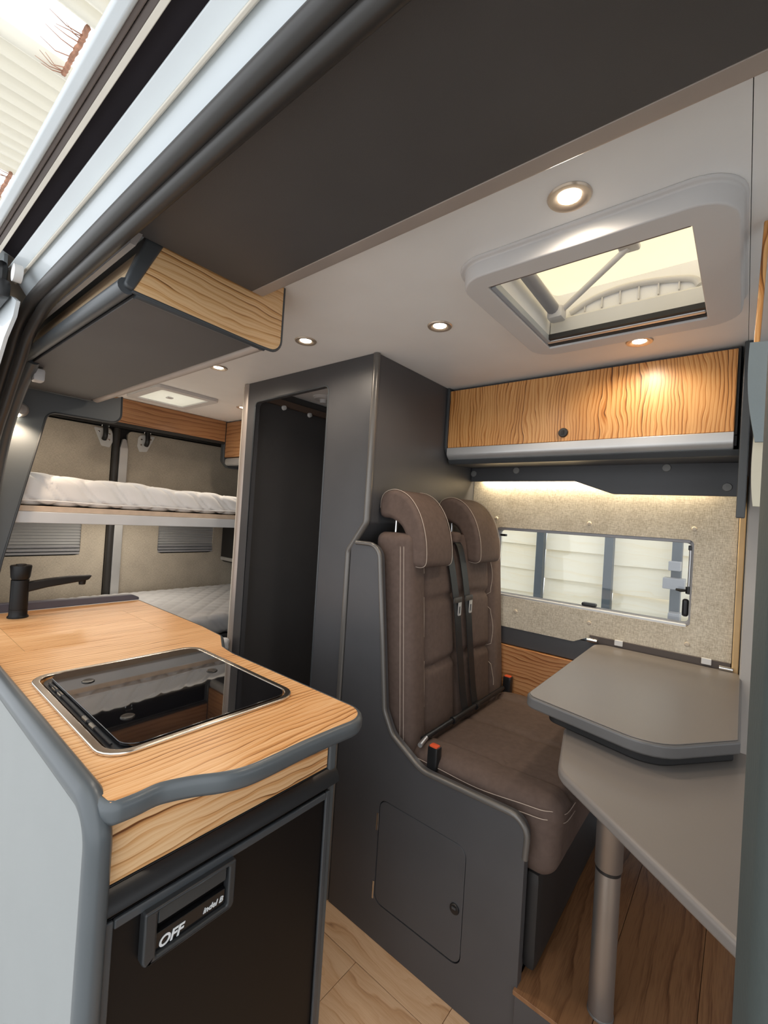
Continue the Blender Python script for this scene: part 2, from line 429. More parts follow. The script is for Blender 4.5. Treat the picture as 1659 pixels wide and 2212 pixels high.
# =================================================================== SETTING: van shell
def shell():
    fl = add('floor', box(-3.05, 1.35, .26, 1.93, -.06, -.012), ANTH); struct(fl)
    y = .28; row = 0
    while y < 1.14:
        y1 = min(y+.19, 1.15); x = -1.9-.37*(row % 3)
        if row == 4: x = -1.62
        while x < 1.1:
            x1 = min(x+1.05, 1.1)
            add('plank', box(max(x, -1.78)+.0006, x1-.0006, y+.0006, y1-.0006, -.012, 0), OAK, fl, bev=.001, bseg=1)
            x = x1
        y = y1; row += 1
    # ceiling: two boards with a joint, skylight opening
    ce = add('ceiling', box(-3.05, 1.35, .30, 1.93, ZC+.014, ZC+.03), WHITE); struct(ce)
    bpy.data.objects.remove(ce)
    ce = add('ceiling', plate(rect(-3.02, -.0155, .34, 1.92), 'Z', ZC, ZC+.03, holes=[rect(-.495, -.05, .845, 1.325, .03), rect(-2.50, -2.205, .945, 1.185, .01)]), WHITE)
    struct(ce)
    add('ceiling_board', plate(rect(-.0145, 1.35, .34, 1.92), 'Z', ZC, ZC+.03), WHITE, ce)
    # roof skin above, with the skylight opening
    ro = add('trim_1', plate(rect(-3.1, 1.4, .20, 2.0), 'Z', ZC+.04, ZC+.06, holes=[rect(-.5, -.045, .84, 1.335, .03), rect(-2.51, -2.2, .94, 1.19, .01)]), BODY); struct(ro)
    # near wall behind the door opening and the far wall skins
    a = add('wall_near', plate([(-3.1, -.1), (-2.13, -.1), (-2.13, .95), (-1.95, 1.20), (-1.66, 1.525), (-1.475, 1.66), (-1.40, 1.715), (-1.32, 1.748), (-1.30, 1.778), (-1.36, 1.805), (-1.47, 1.815), (-1.47, ZC+.04), (-3.1, ZC+.04)], 'Y', .2245, .232), BODY); struct(a)
    a = add('wall_far', plate(rect(-3.1, 1.4, -.06, ZC+.04), 'Y', 1.905, 1.94, holes=[rect(-.90, -.115, 1.0, 1.35, .02)]), BODY); struct(a)
    f = add('wall_front', plate(rect(.2, 1.94, -.06, ZC+.04), 'X', 1.36, 1.39, holes=[rect(.35, 1.8, .95, 1.40, .08)]), ANTH); struct(f)
shell()

def far_wall_lining():
    t = thing('trim_2', 'beige linen wall lining with window cut-out above the table', 'wall lining', (-.5, 1.89, .82)); t['kind'] = 'structure'
    out = [(-.998, .890), (-.515, .890, .02), (-.452, .922, .015), (-.018, .925), (-.018, 1.62), (-.998, 1.62)]
    add('lining', plate(out, 'Y', 1.878, 1.890, holes=[rect(-.872, -.135, 1.022, 1.328, .018)]), LINEN, t)
    for x, z in ((-.48, 1.366), (-.137, 1.367), (-.875, 1.366), (-.76, .965), (-.46, .975), (-.14, .965)):
        add('button', lathe([(.0005, -.0045), (.006, -.004), (.008, -.001), (.008, .002)], (x, 1.877, z), 'Y', 14), BUTTON, t)
    add('lower_band', box(-1.0, -.005, 1.884, 1.904, .815, .90), ANTH, t, bev=.002)
    add('wood_panel', box(-1.0, -.005, 1.868, 1.904, .3, .812), OLIVE_X, t, bev=.002)
    # pale wooden edge and grey pillar trim at the cab end
    e = add('trim_3', plate([(-.016, .3), (.002, .3), (.002, 1.55), (-.016, 1.55)], 'Y', 1.868, 1.902), M('amber_pine', (.60, .42, .22, 1), .5, var=.15), bev=.004); struct(e)
    e = add('trim_4', plate(rect(.0045, .30, .2, 1.9, .005), 'Y', 1.80, 1.9), PANELW, bev=.015, bseg=4); struct(e)
far_wall_lining()

def side_window():
    t = thing('window_1', 'long hinged acrylic side window with black latches', 'window', (-.5, 1.9, 1.02)); t['kind'] = 'structure'
    o = rect(-.895, -.118, 1.002, 1.348, .025); i = rect(-.868, -.142, 1.034, 1.316, .018)
    add('window_frame', plate(o, 'Y', 1.892, 1.93, holes=[i]), GREYP, t, bev=.004)
    add('sill_rail', box(-.868, -.145, 1.880, 1.893, 1.020, 1.032), ALU_S, t, bev=.003)
    add('top_rail', box(-.868, -.145, 1.884, 1.893, 1.316, 1.329), GREYP, t, bev=.003)
    add('pane', plate(rect(-.875, -.135, 1.028, 1.322, .02), 'Y', 1.948, 1.951), PANE, t)
    h = thing('x', '', '', (0, 0, 0)); bpy.data.objects.remove(h)
    s = add('stay_arm', tube([(-.146, 1.915, 1.30), (-.146, 1.915, 1.15)], .0055, 10), ALU, t)
    add('stay_end', box(-.154, -.138, 1.908, 1.922, 1.29, 1.308), BLACK, t, bev=.003)
    add('clamp', lathe([(.004, -.014), (.010, -.012), (.010, .012), (.004, .014)], (-.146, 1.913, 1.148), 'Z', 14), BLACK, t)
    add('clamp_wing', tube([(-.15, 1.912, 1.147), (-.17, 1.91, 1.145), (-.185, 1.909, 1.147)], [.004, .006, .004], 8), BLACK, t)
    add('latch', softbox(-.163, -.143, 1.898, 1.916, 1.055, 1.118, .008, .006), BLACK, t)
    add('handle', softbox(-.50, -.445, 1.90, 1.93, 1.034, 1.048, .006, .006), BLACK, t)
    add('hinge_block', box(-.862, -.835, 1.895, 1.915, 1.288, 1.298), BLACK, t, bev=.003)
side_window()

# =================================================================== rear end
def rear():
    XR = -3.0
    w = add('wall_rear', plate(rect(.12, 1.94, -.06, ZC+.04), 'X', XR-.06, XR-.03), BLACKM); struct(w)
    def leaf(n, y0, y1, wy0, wy1, label):
        d = thing(n, label, 'door', (XR, (y0+y1)/2, .3)); d['kind'] = 'structure'
        add('lining', plate(rect(y0, y1, .35, 1.775, .03), 'X', XR-.02, XR, holes=[rect(wy0, wy1, 1.005, 1.40, .03)]), LINEN_R, d, bev=.003)
        # pleated blind
        bm = bmesh.new(); z = 1.012; rows = []; k = 0
        while z < 1.40:
            rows.append([bm.verts.new((XR-.012+(.009 if k % 2 else 0)+dx, y, z)) for y, dx in ((wy0-.005, 0), (wy1+.005, 0), (wy1+.005, -.004), (wy0-.005, -.004))])
            z += .0085; k += 1
        for A, B in zip(rows, rows[1:]):
            for q in range(4): bm.faces.new((A[q], A[(q+1) % 4], B[(q+1) % 4], B[q]))
        add('blind', bm, BLIND, d, sharp=10)
        for dz in (.004, .022):
            add('blind_rail', box(XR-.012, XR+.006, wy0+.003, wy1-.003, 1.008+dz, 1.008+dz+.012), GREYP, d, bev=.002)
        add('blind_rail', box(XR-.008, XR+.002, wy0+.003, wy1-.003, 1.05, 1.06), GREYP, d, bev=.002)
        return d
    a = leaf('door_1', .22, 1.012, .45, .885, 'left rear door lined in grey-beige linen with a wide pleated blind')
    b = leaf('door_2', 1.098, 1.90, 1.325, 1.715, 'right rear door lined in grey-beige linen with a narrow pleated blind')
    # white latch plates at the door tops, screws and black hooks
    def latch(d, y, flip):
        s = -1 if flip else 1
        o = add('latch_plate', plate([(y-s*.055, 1.765, .005), (y+s*.045, 1.765, .03), (y+s*.05, 1.69), (y+s*.035, 1.655, .005), (y-s*.01, 1.66, .01)], 'X', XR, XR+.006), WHITEL, d, bev=.0015)
        add('hook', tube(smooth_path([(XR+.018, y, 1.78), (XR+.03, y, 1.755), (XR+.03, y, 1.72), (XR+.012, y, 1.70)]), .014, 10), BLACK, o)
        add('hook_loop', tube([(XR+.02, y-.018, 1.775), (XR+.03, y-.018, 1.80), (XR+.03, y+.018, 1.80), (XR+.02, y+.018, 1.775)], .003, 8), CHROME, o)
        for dy, dz in ((.028, 1.735), (.028, 1.70), (-.028, 1.742)):
            add('screw', lathe([(.0005, .011), (.005, .010), (.006, .006)], (XR, y+s*dy, dz), 'X', 12), CHROME, o)
    latch(a, .965, False); latch(b, 1.205, True)
    # gap with rubber seal and body strip between the leaves
    s = add('trim_5', tube([(XR+.004, 1.034, .4), (XR+.004, 1.034, 1.78)], .020, 10), RUBBER); struct(s)
    s = add('trim_6', plate([(1.052, .4), (1.100, .4), (1.100, 1.66), (1.085, 1.72, .02), (1.066, 1.72, .02), (1.052, 1.66)], 'X', XR, XR+.022), ALU_S, bev=.012, bseg=4); struct(s)
    s = add('trim_7', box(XR-.03, XR+.03, .22, 1.9, 1.782, 1.835), BLACKM); struct(s)
    # wooden header over the rear doors
    h = thing('header_board', 'brown wooden header board across the ceiling above the rear doors', 'header board', (-2.68, 1.15, 1.765))
    add('board', box(-2.69, -2.67, .70, 1.566, 1.767, 1.90), OLIVE_X if False else OLIVE_YD, h, bev=.002)
    add('lower_edge', box(-2.70, -2.672, .70, 1.566, 1.752, 1.767), BLACKM, h, bev=.002)
    # upper side cabinet at the far wall behind the washroom
    c = thing('rear_side_cabinet', 'upper side cabinet with brown wooden flap beside the rear header', 'cabinet', (-2.3, 1.74, 1.6))
    add('body', box(-2.70, -1.80, 1.59, 1.90, 1.615, 1.90), EDGE_D, c, bev=.004)
    add('flap', box(-2.672, -1.81, 1.570, 1.588, 1.665, 1.895), OLIVE_XD, c, bev=.003)
    add('rail', softbox(-2.672, -1.81, 1.566, 1.612, 1.612, 1.662, .02, .012), ALU_S, c)
    add('end_panel', plate([(1.562, 1.90), (1.562, 1.64, .035), (1.60, 1.60, .03), (1.90, 1.60), (1.90, 1.90)], 'X', -2.712, -2.674), EDGE_D, c, bev=.004)
    # shelf box under the bunk
    s = thing('rear_shelf_box', 'black shelf box on the far wall below the bunk bed', 'shelf box', (-2.9, 1.85, .93))
    add('body', plate([(1.78, 1.20), (1.78, .96, .03), (1.80, .935, .02), (1.90, .935), (1.90, 1.20)], 'X', -2.99, -2.2), BLACKM, s, bev=.004)
    add('rail', box(-2.98, -2.2, 1.772, 1.785, .95, .975), ALU_S, s, bev=.004)
OLIVE_YD = wood('walnut_veneer_y', 1, '#b98a60', '#976540', '#523019', 20, warp=.035)
OLIVE_XD = wood('walnut_veneer_x', 0, '#b98a60', '#976540', '#523019', 20, warp=.035)
rear()

def quilt(scale, amp):
    def d(p, n):
        a = (p.x+p.y+(p.z*.9))/scale; b = (p.x-p.y-(p.z*.9))/scale
        g = min(abs(a-round(a)), abs(b-round(b)))
        return -amp*math.exp(-g*11)
    return d
def beds():
    t = thing('bunk_bed', 'white framed bunk platform spanning the van rear', 'bunk bed', (-2.5, 1.1, 1.23))
    add('front_rail', box(-2.16, -2.13, .27, 1.875, 1.231, 1.276), M('bunk_rail_white', (.68, .70, .72, 1), .4), t, bev=.003)
    add('slat_board', box(-2.96, -2.135, .28, 1.875, 1.2762, 1.298), PLY, t, bev=.002)
    add('back_rail', box(-2.96, -2.93, .28, 1.875, 1.231, 1.276), WHITEL, t, bev=.003)
    for y in (.285, 1.845): add('side_rail', box(-2.928, -2.162, y, y+.025, 1.231, 1.276), WHITEL, t, bev=.003)
    m = thing('bunk_mattress', 'thick white quilted mattress on the upper bunk', 'mattress', (-2.5, 1.08, 1.299))
    def sag(p):
        k = max(0, min(1, (p.z-1.32)/.08))
        return Vector((p.x+.006*math.sin(p.y*14)*k, p.y, p.z+(.012*math.cos((p.y-.5)*3.2)+.004*math.sin(p.y*17))*k))
    add('cover', softbox(-2.94, -2.14, .29, 1.865, 1.3, 1.414, .035, .008, quilt(.125, .014), sag), MATT, m, sharp=80)
    def hem(y): return (-2.138+.004*math.sin(y*20), y, 1.318+.002*math.sin(y*15))
    add('seam', tube([hem(.33+i*.03) for i in range(51)], .003, 6), MATT, m)
    b = thing('lower_bed_box', 'dark platform carrying the lower rear mattress', 'bed base', (-2.5, 1.2, 0))
    add('box', box(-2.96, -2.13, .27, 1.895, .0005, .66), ANTH, b, bev=.003)
    add('aisle_box', box(-2.128, -1.80, .90, 1.12, .0005, .66), ANTH, b, bev=.003)
    m = thing('lower_mattress', 'pale grey quilted mattress on the lower rear bed', 'mattress', (-2.55, 1.08, .662))
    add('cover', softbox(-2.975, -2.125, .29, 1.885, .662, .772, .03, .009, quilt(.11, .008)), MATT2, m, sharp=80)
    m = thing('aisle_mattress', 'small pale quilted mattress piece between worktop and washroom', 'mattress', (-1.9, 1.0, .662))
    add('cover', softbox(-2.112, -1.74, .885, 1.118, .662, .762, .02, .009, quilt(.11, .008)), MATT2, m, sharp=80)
def under_bunk_fill():  # unseen light bar added to brighten the dark lower rear
    t = thing('under_bunk_fill', 'added unseen fill light bar below the upper bunk', 'lamp', (-2.72, 1.0, 1.26))
    add('housing', box(-2.74, -2.70, .70, 1.30, 1.262, 1.2760), ALU_S, t, bev=.003)
    add('diffuser', box(-2.736, -2.704, .71, 1.29, 1.2585, 1.2615), LENS_D, t)
    ld = lamp('under_bunk_fill_light', 'AREA', None, 1.0, (1.0, .93, .84), .03, sy=.56)
    lo = bpy.data.objects.new('under_bunk_fill_light', ld); C.objects.link(lo); lo.parent = t; lo.location = (0, 0, -.004)
beds()
under_bunk_fill()

# =================================================================== washroom
def washroom():
    t = thing('washroom_cabin', 'anthracite washroom cabin with tall open doorway beside the bench seat', 'washroom', (-1.4, 1.5, 0))
    step = [(-1.0, ZC-.001), (-1.0, 1.318, .02), (-1.075, 1.215, .02), (-1.072, .0)]
    out = [(-1.766, 0), (-1.07, 0), (-1.075, 1.21, .02), (-1.0, 1.318, .02), (-1.0, ZC-.001), (-1.766, ZC-.001)]
    door = [(-1.695, .04), (-1.222, .04), (-1.231, 1.822, .022), (-1.700, 1.812, .022)]
    add('front_wall', plate(out, 'Y', 1.13, 1.155, holes=[door]), ANTH, t)
    prof = [(-1.0, ZC-.001), (-1.0, 1.318, .02), (-1.075, 1.21, .02), (-1.075, 0), (-1.10, 0), (-1.10, 1.225, .02), (-1.025, 1.33, .02), (-1.025, ZC-.001)]
    add('seat_side_wall', plate(prof, 'Y', 1.1555, 1.90), ANTH, t)
    add('rear_wall', box(-1.766, -1.74, 1.1555, 1.90, .0, ZC-.001), ANTH2, t)
    add('back_panel', box(-1.739, -1.101, 1.878, 1.90, .0, ZC-.001), ANTH2, t)
    add('tray', box(-1.739, -1.101, 1.156, 1.877, .0, .04), WHITEP, t, bev=.004)
    add('ceiling_rail', box(-1.739, -1.722, 1.157, 1.876, 1.835, 1.866), M('bronze_rail', (.20, .14, .11, 1), .35, .5), t, bev=.003)
    for y in (1.30, 1.46): add('rail_clip', lathe([(.0005, .014), (.010, .012), (.012, 0)], (-1.722, y, 1.828), 'X', 14), WHITEL, t)
    # corner edging that follows the step of the seat side wall
    path = fillet([(-1.0, ZC-.002), (-1.0, 1.318, .03), (-1.075, 1.213, .03), (-1.073, .002)])[0:]
    p3 = [(x-.004, 1.135, z) for x, z in path]
    add('corner_edging', tube(p3, .012, 12), EDGE_D2, t)
    add('rear_corner_edging', tube([(-1.772, 1.142, .66), (-1.772, 1.142, ZC-.002)], .021, 14), BRONZE, t)
    add('rear_end_strip', box(-1.812, -1.79, 1.135, 1.17, .66, ZC-.002), CREAM, t, bev=.008, bseg=3)
    # doorway lip
    lip = fillet(door, 6)
    add('doorway_edging', tube([(x, 1.131, z) for x, z in lip], .004, 8, closed=True), EDGE_D, t)
    v = add('ceiling_fan', lathe([(.0005, -.03), (.018, -.03), (.02, -.012), (.045, -.012), (.052, -.004), (.052, 0)], (-1.61, 1.45, ZC), 'Z', 28), WHITEP)
    tag(v, 'round white ceiling outlet inside the washroom doorway', 'ceiling outlet')
    # tall sliver panel beside the bench, the narrow post seen in front of the washroom
EDGE_D2 = M('bronze_grey_edging', (.15, .14, .13, 1), .28, .3)
washroom()

# =================================================================== bench
def bench():
    t = thing('bench_cabinet', 'anthracite bench box side with rounded top and small hatch', 'bench base', (-.7, 1.3, 0))
    out = [(-1.06, .001), (-.395, .001), (-.395, .50), (-.390, .598, .055), (-.72, .590, .10), (-.835, .655, .06), (-.872, .72, .05), (-.935, 1.246, .05), (-1.06, 1.246)]
    hatch = rect(-.866, -.554, .118, .445, .03)
    add('side_panel', plate(out, 'Y', 1.127, 1.154, holes=[hatch]), ANTH, t)
    ed = fillet(out[1:-1]+[(-1.04, 1.246)])
    add('edging', tube([(x, 1.130, z) for x, z in ed if z > .15], .008, 10), EDGE_D2, t)
    h = add('hatch_door', plate(rect(-.8635, -.5565, .1205, .4425, .028), 'Y', 1.128, 1.152), ANTH, t, bev=.002)
    add('lock', lathe([(.0005, -.0045), (.013, -.004), (.0145, -.002), (.0145, .001)], (-.580, 1.127, .266), 'Y', 22), BLACK, h)
    add('lock_slot', box(-.586, -.574, 1.1205, 1.1232, .268, .273), EDGE_D, h)
    add('hatch_back', box(-.87, -.55, 1.154, 1.156, .11, .46), BLACKM, t)
    for z in (.37, .155): add('hinge', tube([(-.868, 1.126, z-.027), (-.868, 1.126, z+.027)], .0035, 8), CHROME, t)
    add('bench_box', box(-1.06, -.425, 1.157, 1.865, .0005, .44), ANTH, t, bev=.004)
    add('front_board', box(-.424, -.405, 1.157, 1.865, .181, .47), ANTH, t, bev=.004)

    s = thing('passenger_bench', 'two-seat brown fabric bench with pale stitching and two curved headrests', 'seat', (-.7, 1.52, .44))
    Y0, Y1 = 1.168, 1.862
    def front(z): return -.792-.075*(z-.62)          # reclined front line
    def bd(p, n):
        if n.x < .3: return 0
        y, z = p.y, p.z; d = 0
        for yy in (1.262, 1.475, 1.765): d -= .016*math.exp(-((y-yy)/.014)**2)
        if 1.262 < y < 1.765:
            d -= .010
            for zz in (1.066, .842): d -= .017*math.exp(-((z-zz+.02*((y-1.475)/.3)**2)/.012)**2)
            for a, b in ((1.262, 1.475), (1.475, 1.765)):
                if a < y < b: d += .012*math.sin(math.pi*(y-a)/(b-a))
        else: d += .008
        if z > 1.1: d -= .02*((z-1.1)/.19)**2 if 1.262 < y < 1.765 else 0
        return d*n.x
    def bw(p):
        k = (p.x+.99)/(.19); f = front(p.z)
        return Vector((-.990-.035*max(0, min(1, (p.z-1.0)/.25))*0 + k*(f+.990), p.y, p.z))
    add('backrest', softbox(-.99, -.80, Y0, Y1, .56, 1.290, .030, .0125, bd, bw), SEAT, s, sharp=80)
    def cd(p, n):
        d = 0
        if n.z > .3:
            for yy in (1.275, 1.515, 1.775): d -= .009*math.exp(-((p.y-yy)/.012)**2)
            d -= .006*math.exp(-((p.x+.52)/.012)**2)
            d += .010*math.sin(math.pi*max(0, min(1, (p.x+.80)/.46)))
            if 1.275 < p.y < 1.775: d -= .012
        return d
    def cw(p):
        k = max(0, (p.x+.62)/.29)
        return Vector((p.x-.015*max(0, (.6-p.z)/.2), p.y, p.z+.018*k*k if p.z > .5 else p.z))
    add('seat_cushion', softbox(-.80, -.325, Y0-.002, Y1+.002, .432, .628, .048, .0125, cd, cw), SEAT, s, sharp=80)
    add('cushion_skirt', softbox(-.404, -.368, Y0, Y1-.02, .20, .45, .012, .02), BLACKM, s)
    # pale seams
    def fx(z, off=.0): return front(z)+off
    for off in (-.022, -.036):
        pts = [(front(z)+off-.002, Y0-.0005, z) for z in [.60+.02*i for i in range(33)]]
        pts += [(front(1.262)+off-.008, Y0+.006, 1.274), (front(1.27)+off-.014, Y0+.020, 1.285)]
        add('stitching', tube(pts, .0010, 6), STITCH, s)
    for yy, z0, z1 in ((1.2585, .60, 1.24), (1.7685, .66, 1.22)):
        pts = []
        for i in range(40):
            z = z0+(z1-z0)*i/39
            wob = .006*math.sin((z-.842)/.224*2*math.pi)
            y = yy+wob
            pts.append((front(z)+bd(Vector((0, y, z)), Vector((1, 0, 0)))+.0008, y, z))
        add('stitching', tube(pts, .0011, 6), STITCH, s)
    for dz in (.0, -.022):
        pts = smooth_path([(-.79, Y0-.004, .600+dz), (-.68, Y0-.004, .598+dz), (-.55, Y0-.004, .596+dz), (-.42, Y0-.004, .612+dz), (-.372, Y0-.004, .618+dz), (-.350, Y0+.010, .618+dz), (-.3265, Y0+.045, .606+dz), (-.3235, Y0+.12, .603+dz)], 6)
        add('stitching', tube(pts, .0010, 6), STITCH, s)
    # headrests
    outer = [(-.988, 1.345), (-.992, 1.400), (-.972, 1.428), (-.925, 1.436), (-.870, 1.412), (-.825, 1.358), (-.797, 1.285), (-.788, 1.215), (-.795, 1.188), (-.822, 1.182), (-.848, 1.195), (-.862, 1.255), (-.895, 1.312), (-.940, 1.336)]
    pr = [(p.x, p.y) for p in smooth_path([(a, b, 0) for a, b in outer], 4, closed=True)]
    for y0, y1 in ((1.182, 1.362), (1.560, 1.752)):
        h = add('headrest', plate(pr, 'Y', y0, y1), SEAT, s, bev=.018, bseg=4, ang=50, sharp=70)
        hp = [(p.x, p.y) for p in smooth_path([(a, b, 0) for a, b in outer], 4, closed=True)]
        for yy in (y0+.010, y1-.010):
            add('stitching', tube([(x+.001, yy, z+.001) for x, z in hp[2:40]], .0010, 6), STITCH, h)
        for yy in (y0+.045, y1-.045):
            add('headrest_post', tube([(-.945, yy, 1.27), (-.945, yy, 1.36)], .0055, 10), CHROME, h)
    # belts
    for i, (ya, yb, yc) in enumerate(((1.405, 1.446, 1.488), (1.492, 1.530, 1.566))):
        pts = smooth_path([(-.90, ya-.004, 1.30), (-.858, ya, 1.268), (front(1.22)+.006, ya+.004, 1.22), (front(1.04)+.012, yb, 1.04), (front(.84)+.012, (yb+yc)/2+.004, .84), (front(.70)+.014, yc, .70), (-.772, yc+.004, .640)], 6)
        b = add('seat_belt', ribbon(pts, (0, 1, -.0), .042, .0022), BELT, s)
        z = 1.045-.0*i
        add('belt_guide', softbox(front(z)+.012, front(z)+.020, yb-.028, yb+.030, z-.004, z+.018, .004, .005), M('belt_plastic', (.05, .045, .04, 1), .4) if i == 0 else bpy.data.materials['belt_plastic'], b)
        add('belt_tongue', plate([(yb+.004, z-.052, .005), (yb+.026, z-.052, .005), (yb+.026, z-.003), (yb+.004, z-.003)], 'X', front(z)+.017, front(z)+.0195, holes=[rect(yb+.010, yb+.020, z-.045, z-.018, .003)]), ALU_S, b)
        add('belt_roller_cover', softbox(-.90, -.845, ya-.026, ya+.026, 1.258, 1.30, .012, .008), SEAT, b)
    add('recline_bar', tube([(-.765, 1.20, .642), (-.765, 1.80, .650)], .009, 10), BLACK, s)
    add('bar_cap', tube([(-.752, 1.166, .640), (-.762, 1.215, .643)], .0075, 10), ALU, s)
    for y in (1.39, 1.56): add('bar_clamp', lathe([(.012, -.009), (.013, 0), (.012, .009)], (-.763, y, .645), 'Y', 14), BLACK, s)
    for cx, cy, cz, lean in ((-.70, 1.166, .585, -8), (-.76, 1.835, .62, 10)):
        b = add('buckle', softbox(cx-.018, cx+.018, cy-.012, cy+.018, cz, cz+.072, .006, .008), BLACK, s)
        add('release_button', softbox(cx-.014, cx+.014, cy-.009, cy+.014, cz+.052, cz+.0755, .004, .006), RED, b)
bench()

# =================================================================== raised floor and table
def dinette():
    t = thing('floor_platform', 'raised dinette floor of brown wood planks with dark riser', 'platform', (.3, 1.5, 0)); t['kind'] = 'structure'
    add('riser', box(-.398, 1.30, 1.135, 1.90, 0, .168), ANTH, t, bev=.003)
    add('riser_front', plate([(-.398, .0005), (1.30, .0005), (1.30, .170), (-.398, .170)], 'Y', 1.118, 1.134), ANTH, t, bev=.003)
    ys = [1.116, 1.30, 1.49, 1.68, 1.898]; x = -.400
    xs = [-.402, -.23, -.04, .15, .34, .53, .72, .91, 1.1, 1.3]
    for a, b in zip(xs, xs[1:]):
        add('plank', box(a+.0005, b-.0005, 1.116, 1.898, .1685, .18), OAK2, t, bev=.001, bseg=1)
    tb = thing('dinette_table', 'taupe dinette table on one round leg with swivelled lower leaf', 'table', (-.22, 1.21, .18))
    top = [(-.424, 1.150, .030), (-.150, 1.083, .14), (-.070, 1.090, .10), (.012, 1.255, .005), (.012, 1.874, .03), (-.432, 1.874, .045)]
    top = [(-.425, 1.140, .035), (-.122, 1.074, .10), (.012, 1.252, .01), (.012, 1.870, .03), (-.432, 1.870, .045)]
    add('table_edge', plate(top, 'Z', .874, .9030), M('table_edging', (.125, .12, .117, 1), .35), tb, bev=.006, bseg=4)
    inn = [(-.4195, 1.1455, .032), (-.1245, 1.0800, .098), (.0065, 1.254, .01), (.0065, 1.8645, .028), (-.4265, 1.8645, .042)]
    add('table_top', plate(inn, 'Z', .9032, .9050), TABLE, tb, bev=.0008, bseg=2)
    add('under_frame_shade', plate([(-.375, 1.165, .03), (-.132, 1.105, .08), (.001, 1.278, .01), (.003, 1.6), (-.34, 1.6)], 'Z', .8465, .8735), BLACKM, tb, bev=.004)  # black plate stands for the slides and the shaded gap together
    leaf = [(-.328, 1.16, .03), (-.278, .955, .075), (.19, .575, .06), (.48, .80, .08), (.30, 1.35, .06), (-.28, 1.35, .05)]
    add('swivel_leaf', plate(leaf, 'Z', .822, .846), TABLE, tb, bev=.008, bseg=4)
    add('leg', lathe([(.029, .530), (.0305, .532), (.0305, .8215)], (-.222, 1.213, 0), 'Z', 32), LEGM, tb)
    add('leg_lower', lathe([(.028, .1805), (.028, .522)], (-.222, 1.213, 0), 'Z', 32), LEGM, tb)
    add('leg_ring', lathe([(.0285, .522), (.0285, .530)], (-.222, 1.213, 0), 'Z', 32), BLACK, tb)
    add('foot_plate', lathe([(.0295, .1802), (.0295, .184), (.0285, .186)], (-.222, 1.213, 0), 'Z', 32), M('grey_foot', (.2, .19, .18, 1), .5, .4), tb)
    r = thing('table_wall_rail', 'slim metal wall rail with bright clips holding the table edge', 'rail', (-.23, 1.87, .90))
    add('rail', box(-.455, -.018, 1.8715, 1.8775, .900, .930), M('bronze_dark_rail', (.10, .08, .07, 1), .35, .4), r, bev=.002)
    for x in (-.350, -.083): add('clip', box(x-.014, x+.014, 1.862, 1.8712, .912, .933), WHITEL, r, bev=.002)
    for x in (-.442, -.030): add('end_cap', tube([(x-.018, 1.864, .912), (x+.018, 1.864, .912)], .0075, 12), CHROME, r)
dinette()

# =================================================================== far upper cabinet
def far_cabinet():
    t = thing('far_upper_cabinet', 'overhead cabinet with golden olive wood flap above the side window', 'cabinet', (-.5, 1.75, 1.55))
    add('body', box(-.985, -.030, 1.622, 1.90, 1.61, ZC-.002), ANTH, t)
    fl = add('flap', plate(rect(-.986, -.036, 1.648, 1.888), 'Y', 1.598, 1.616), OLIVE_Z, t, bev=.0025)
    add('lock', lathe([(.0005, -.0065), (.0145, -.006), (.0165, -.003), (.0165, .001)], (-.512, 1.597, 1.678), 'Y', 24), BLACK, fl)
    add('lock_key', box(-.516, -.508, 1.5885, 1.5925, 1.671, 1.686), BLACKM, fl)
    rail = [(1.592, 1.6465), (1.622, 1.6465), (1.622, 1.598), (1.612, 1.597, .01), (1.592, 1.614, .02)]
    add('rail', plate(rail, 'X', -.985, -.036), ALU_S, t, bev=.002)
    add('lower_lip', plate([(1.604, 1.597), (1.64, 1.5955), (1.64, 1.580), (1.618, 1.580, .01)], 'X', -.985, -.022), EDGE_D, t, bev=.002)
    add('underside', plate([(1.64, 1.600), (1.88, 1.606), (1.88, 1.594), (1.64, 1.582)], 'X', -.985, -.022), ANTH, t)
    add('left_end', plate([(1.590, ZC-.002), (1.590, 1.64, .045), (1.650, 1.583, .03), (1.86, 1.598), (1.86, ZC-.002)], 'X', -.998, -.9865), EDGE_D, t, bev=.002)
    add('gap_strip', box(-.0345, -.0295, 1.605, 1.64, 1.64, 1.888), BLACKM, t)
    add('right_end', plate([(1.585, ZC-.002), (1.575, 1.40), (1.60, 1.40), (1.88, 1.46), (1.88, ZC-.002)], 'X', -.0225, -.002), EDGE_D, t, bev=.003)
    # profiled valance below
    v = thing('valance_panel', 'dark profiled valance with round caps below the far cabinet', 'valance', (-.5, 1.84, 1.48))
    out = [(-.997, 1.604), (-.997, 1.531), (-.535, 1.531, .04), (-.395, 1.482, .05), (-.024, 1.480), (-.024, 1.592)]
    add('panel', plate(out, 'Y', 1.842, 1.856), ANTH, v, bev=.002)
    for x, z in ((-.985, 1.567), (-.78, 1.578), (-.225, 1.578), (-.052, 1.510)):
        add('cap', lathe([(.0005, -.0035), (.0125, -.003), (.014, -.001), (.014, .001)], (x, 1.841, z), 'Y', 22), BUTTONG, v)
    s = thing('led_strip', 'hidden warm light strip behind the valance washing the linen', 'light strip', (-.5, 1.866, 1.55))
    add('housing', box(-.96, -.06, 1.860, 1.872, 1.556, 1.566), ALU_S, s)
    add('diffuser', box(-.955, -.065, 1.8615, 1.8705, 1.552, 1.5555), LENS_D, s)
    ld = lamp('strip_light', 'AREA', None, 2.2, (1.0, .84, .58), .86, sy=.008)
    lo = bpy.data.objects.new('strip_light', ld); C.objects.link(lo); lo.parent = s; lo.location = (-.01, .0, -.0005)
far_cabinet()

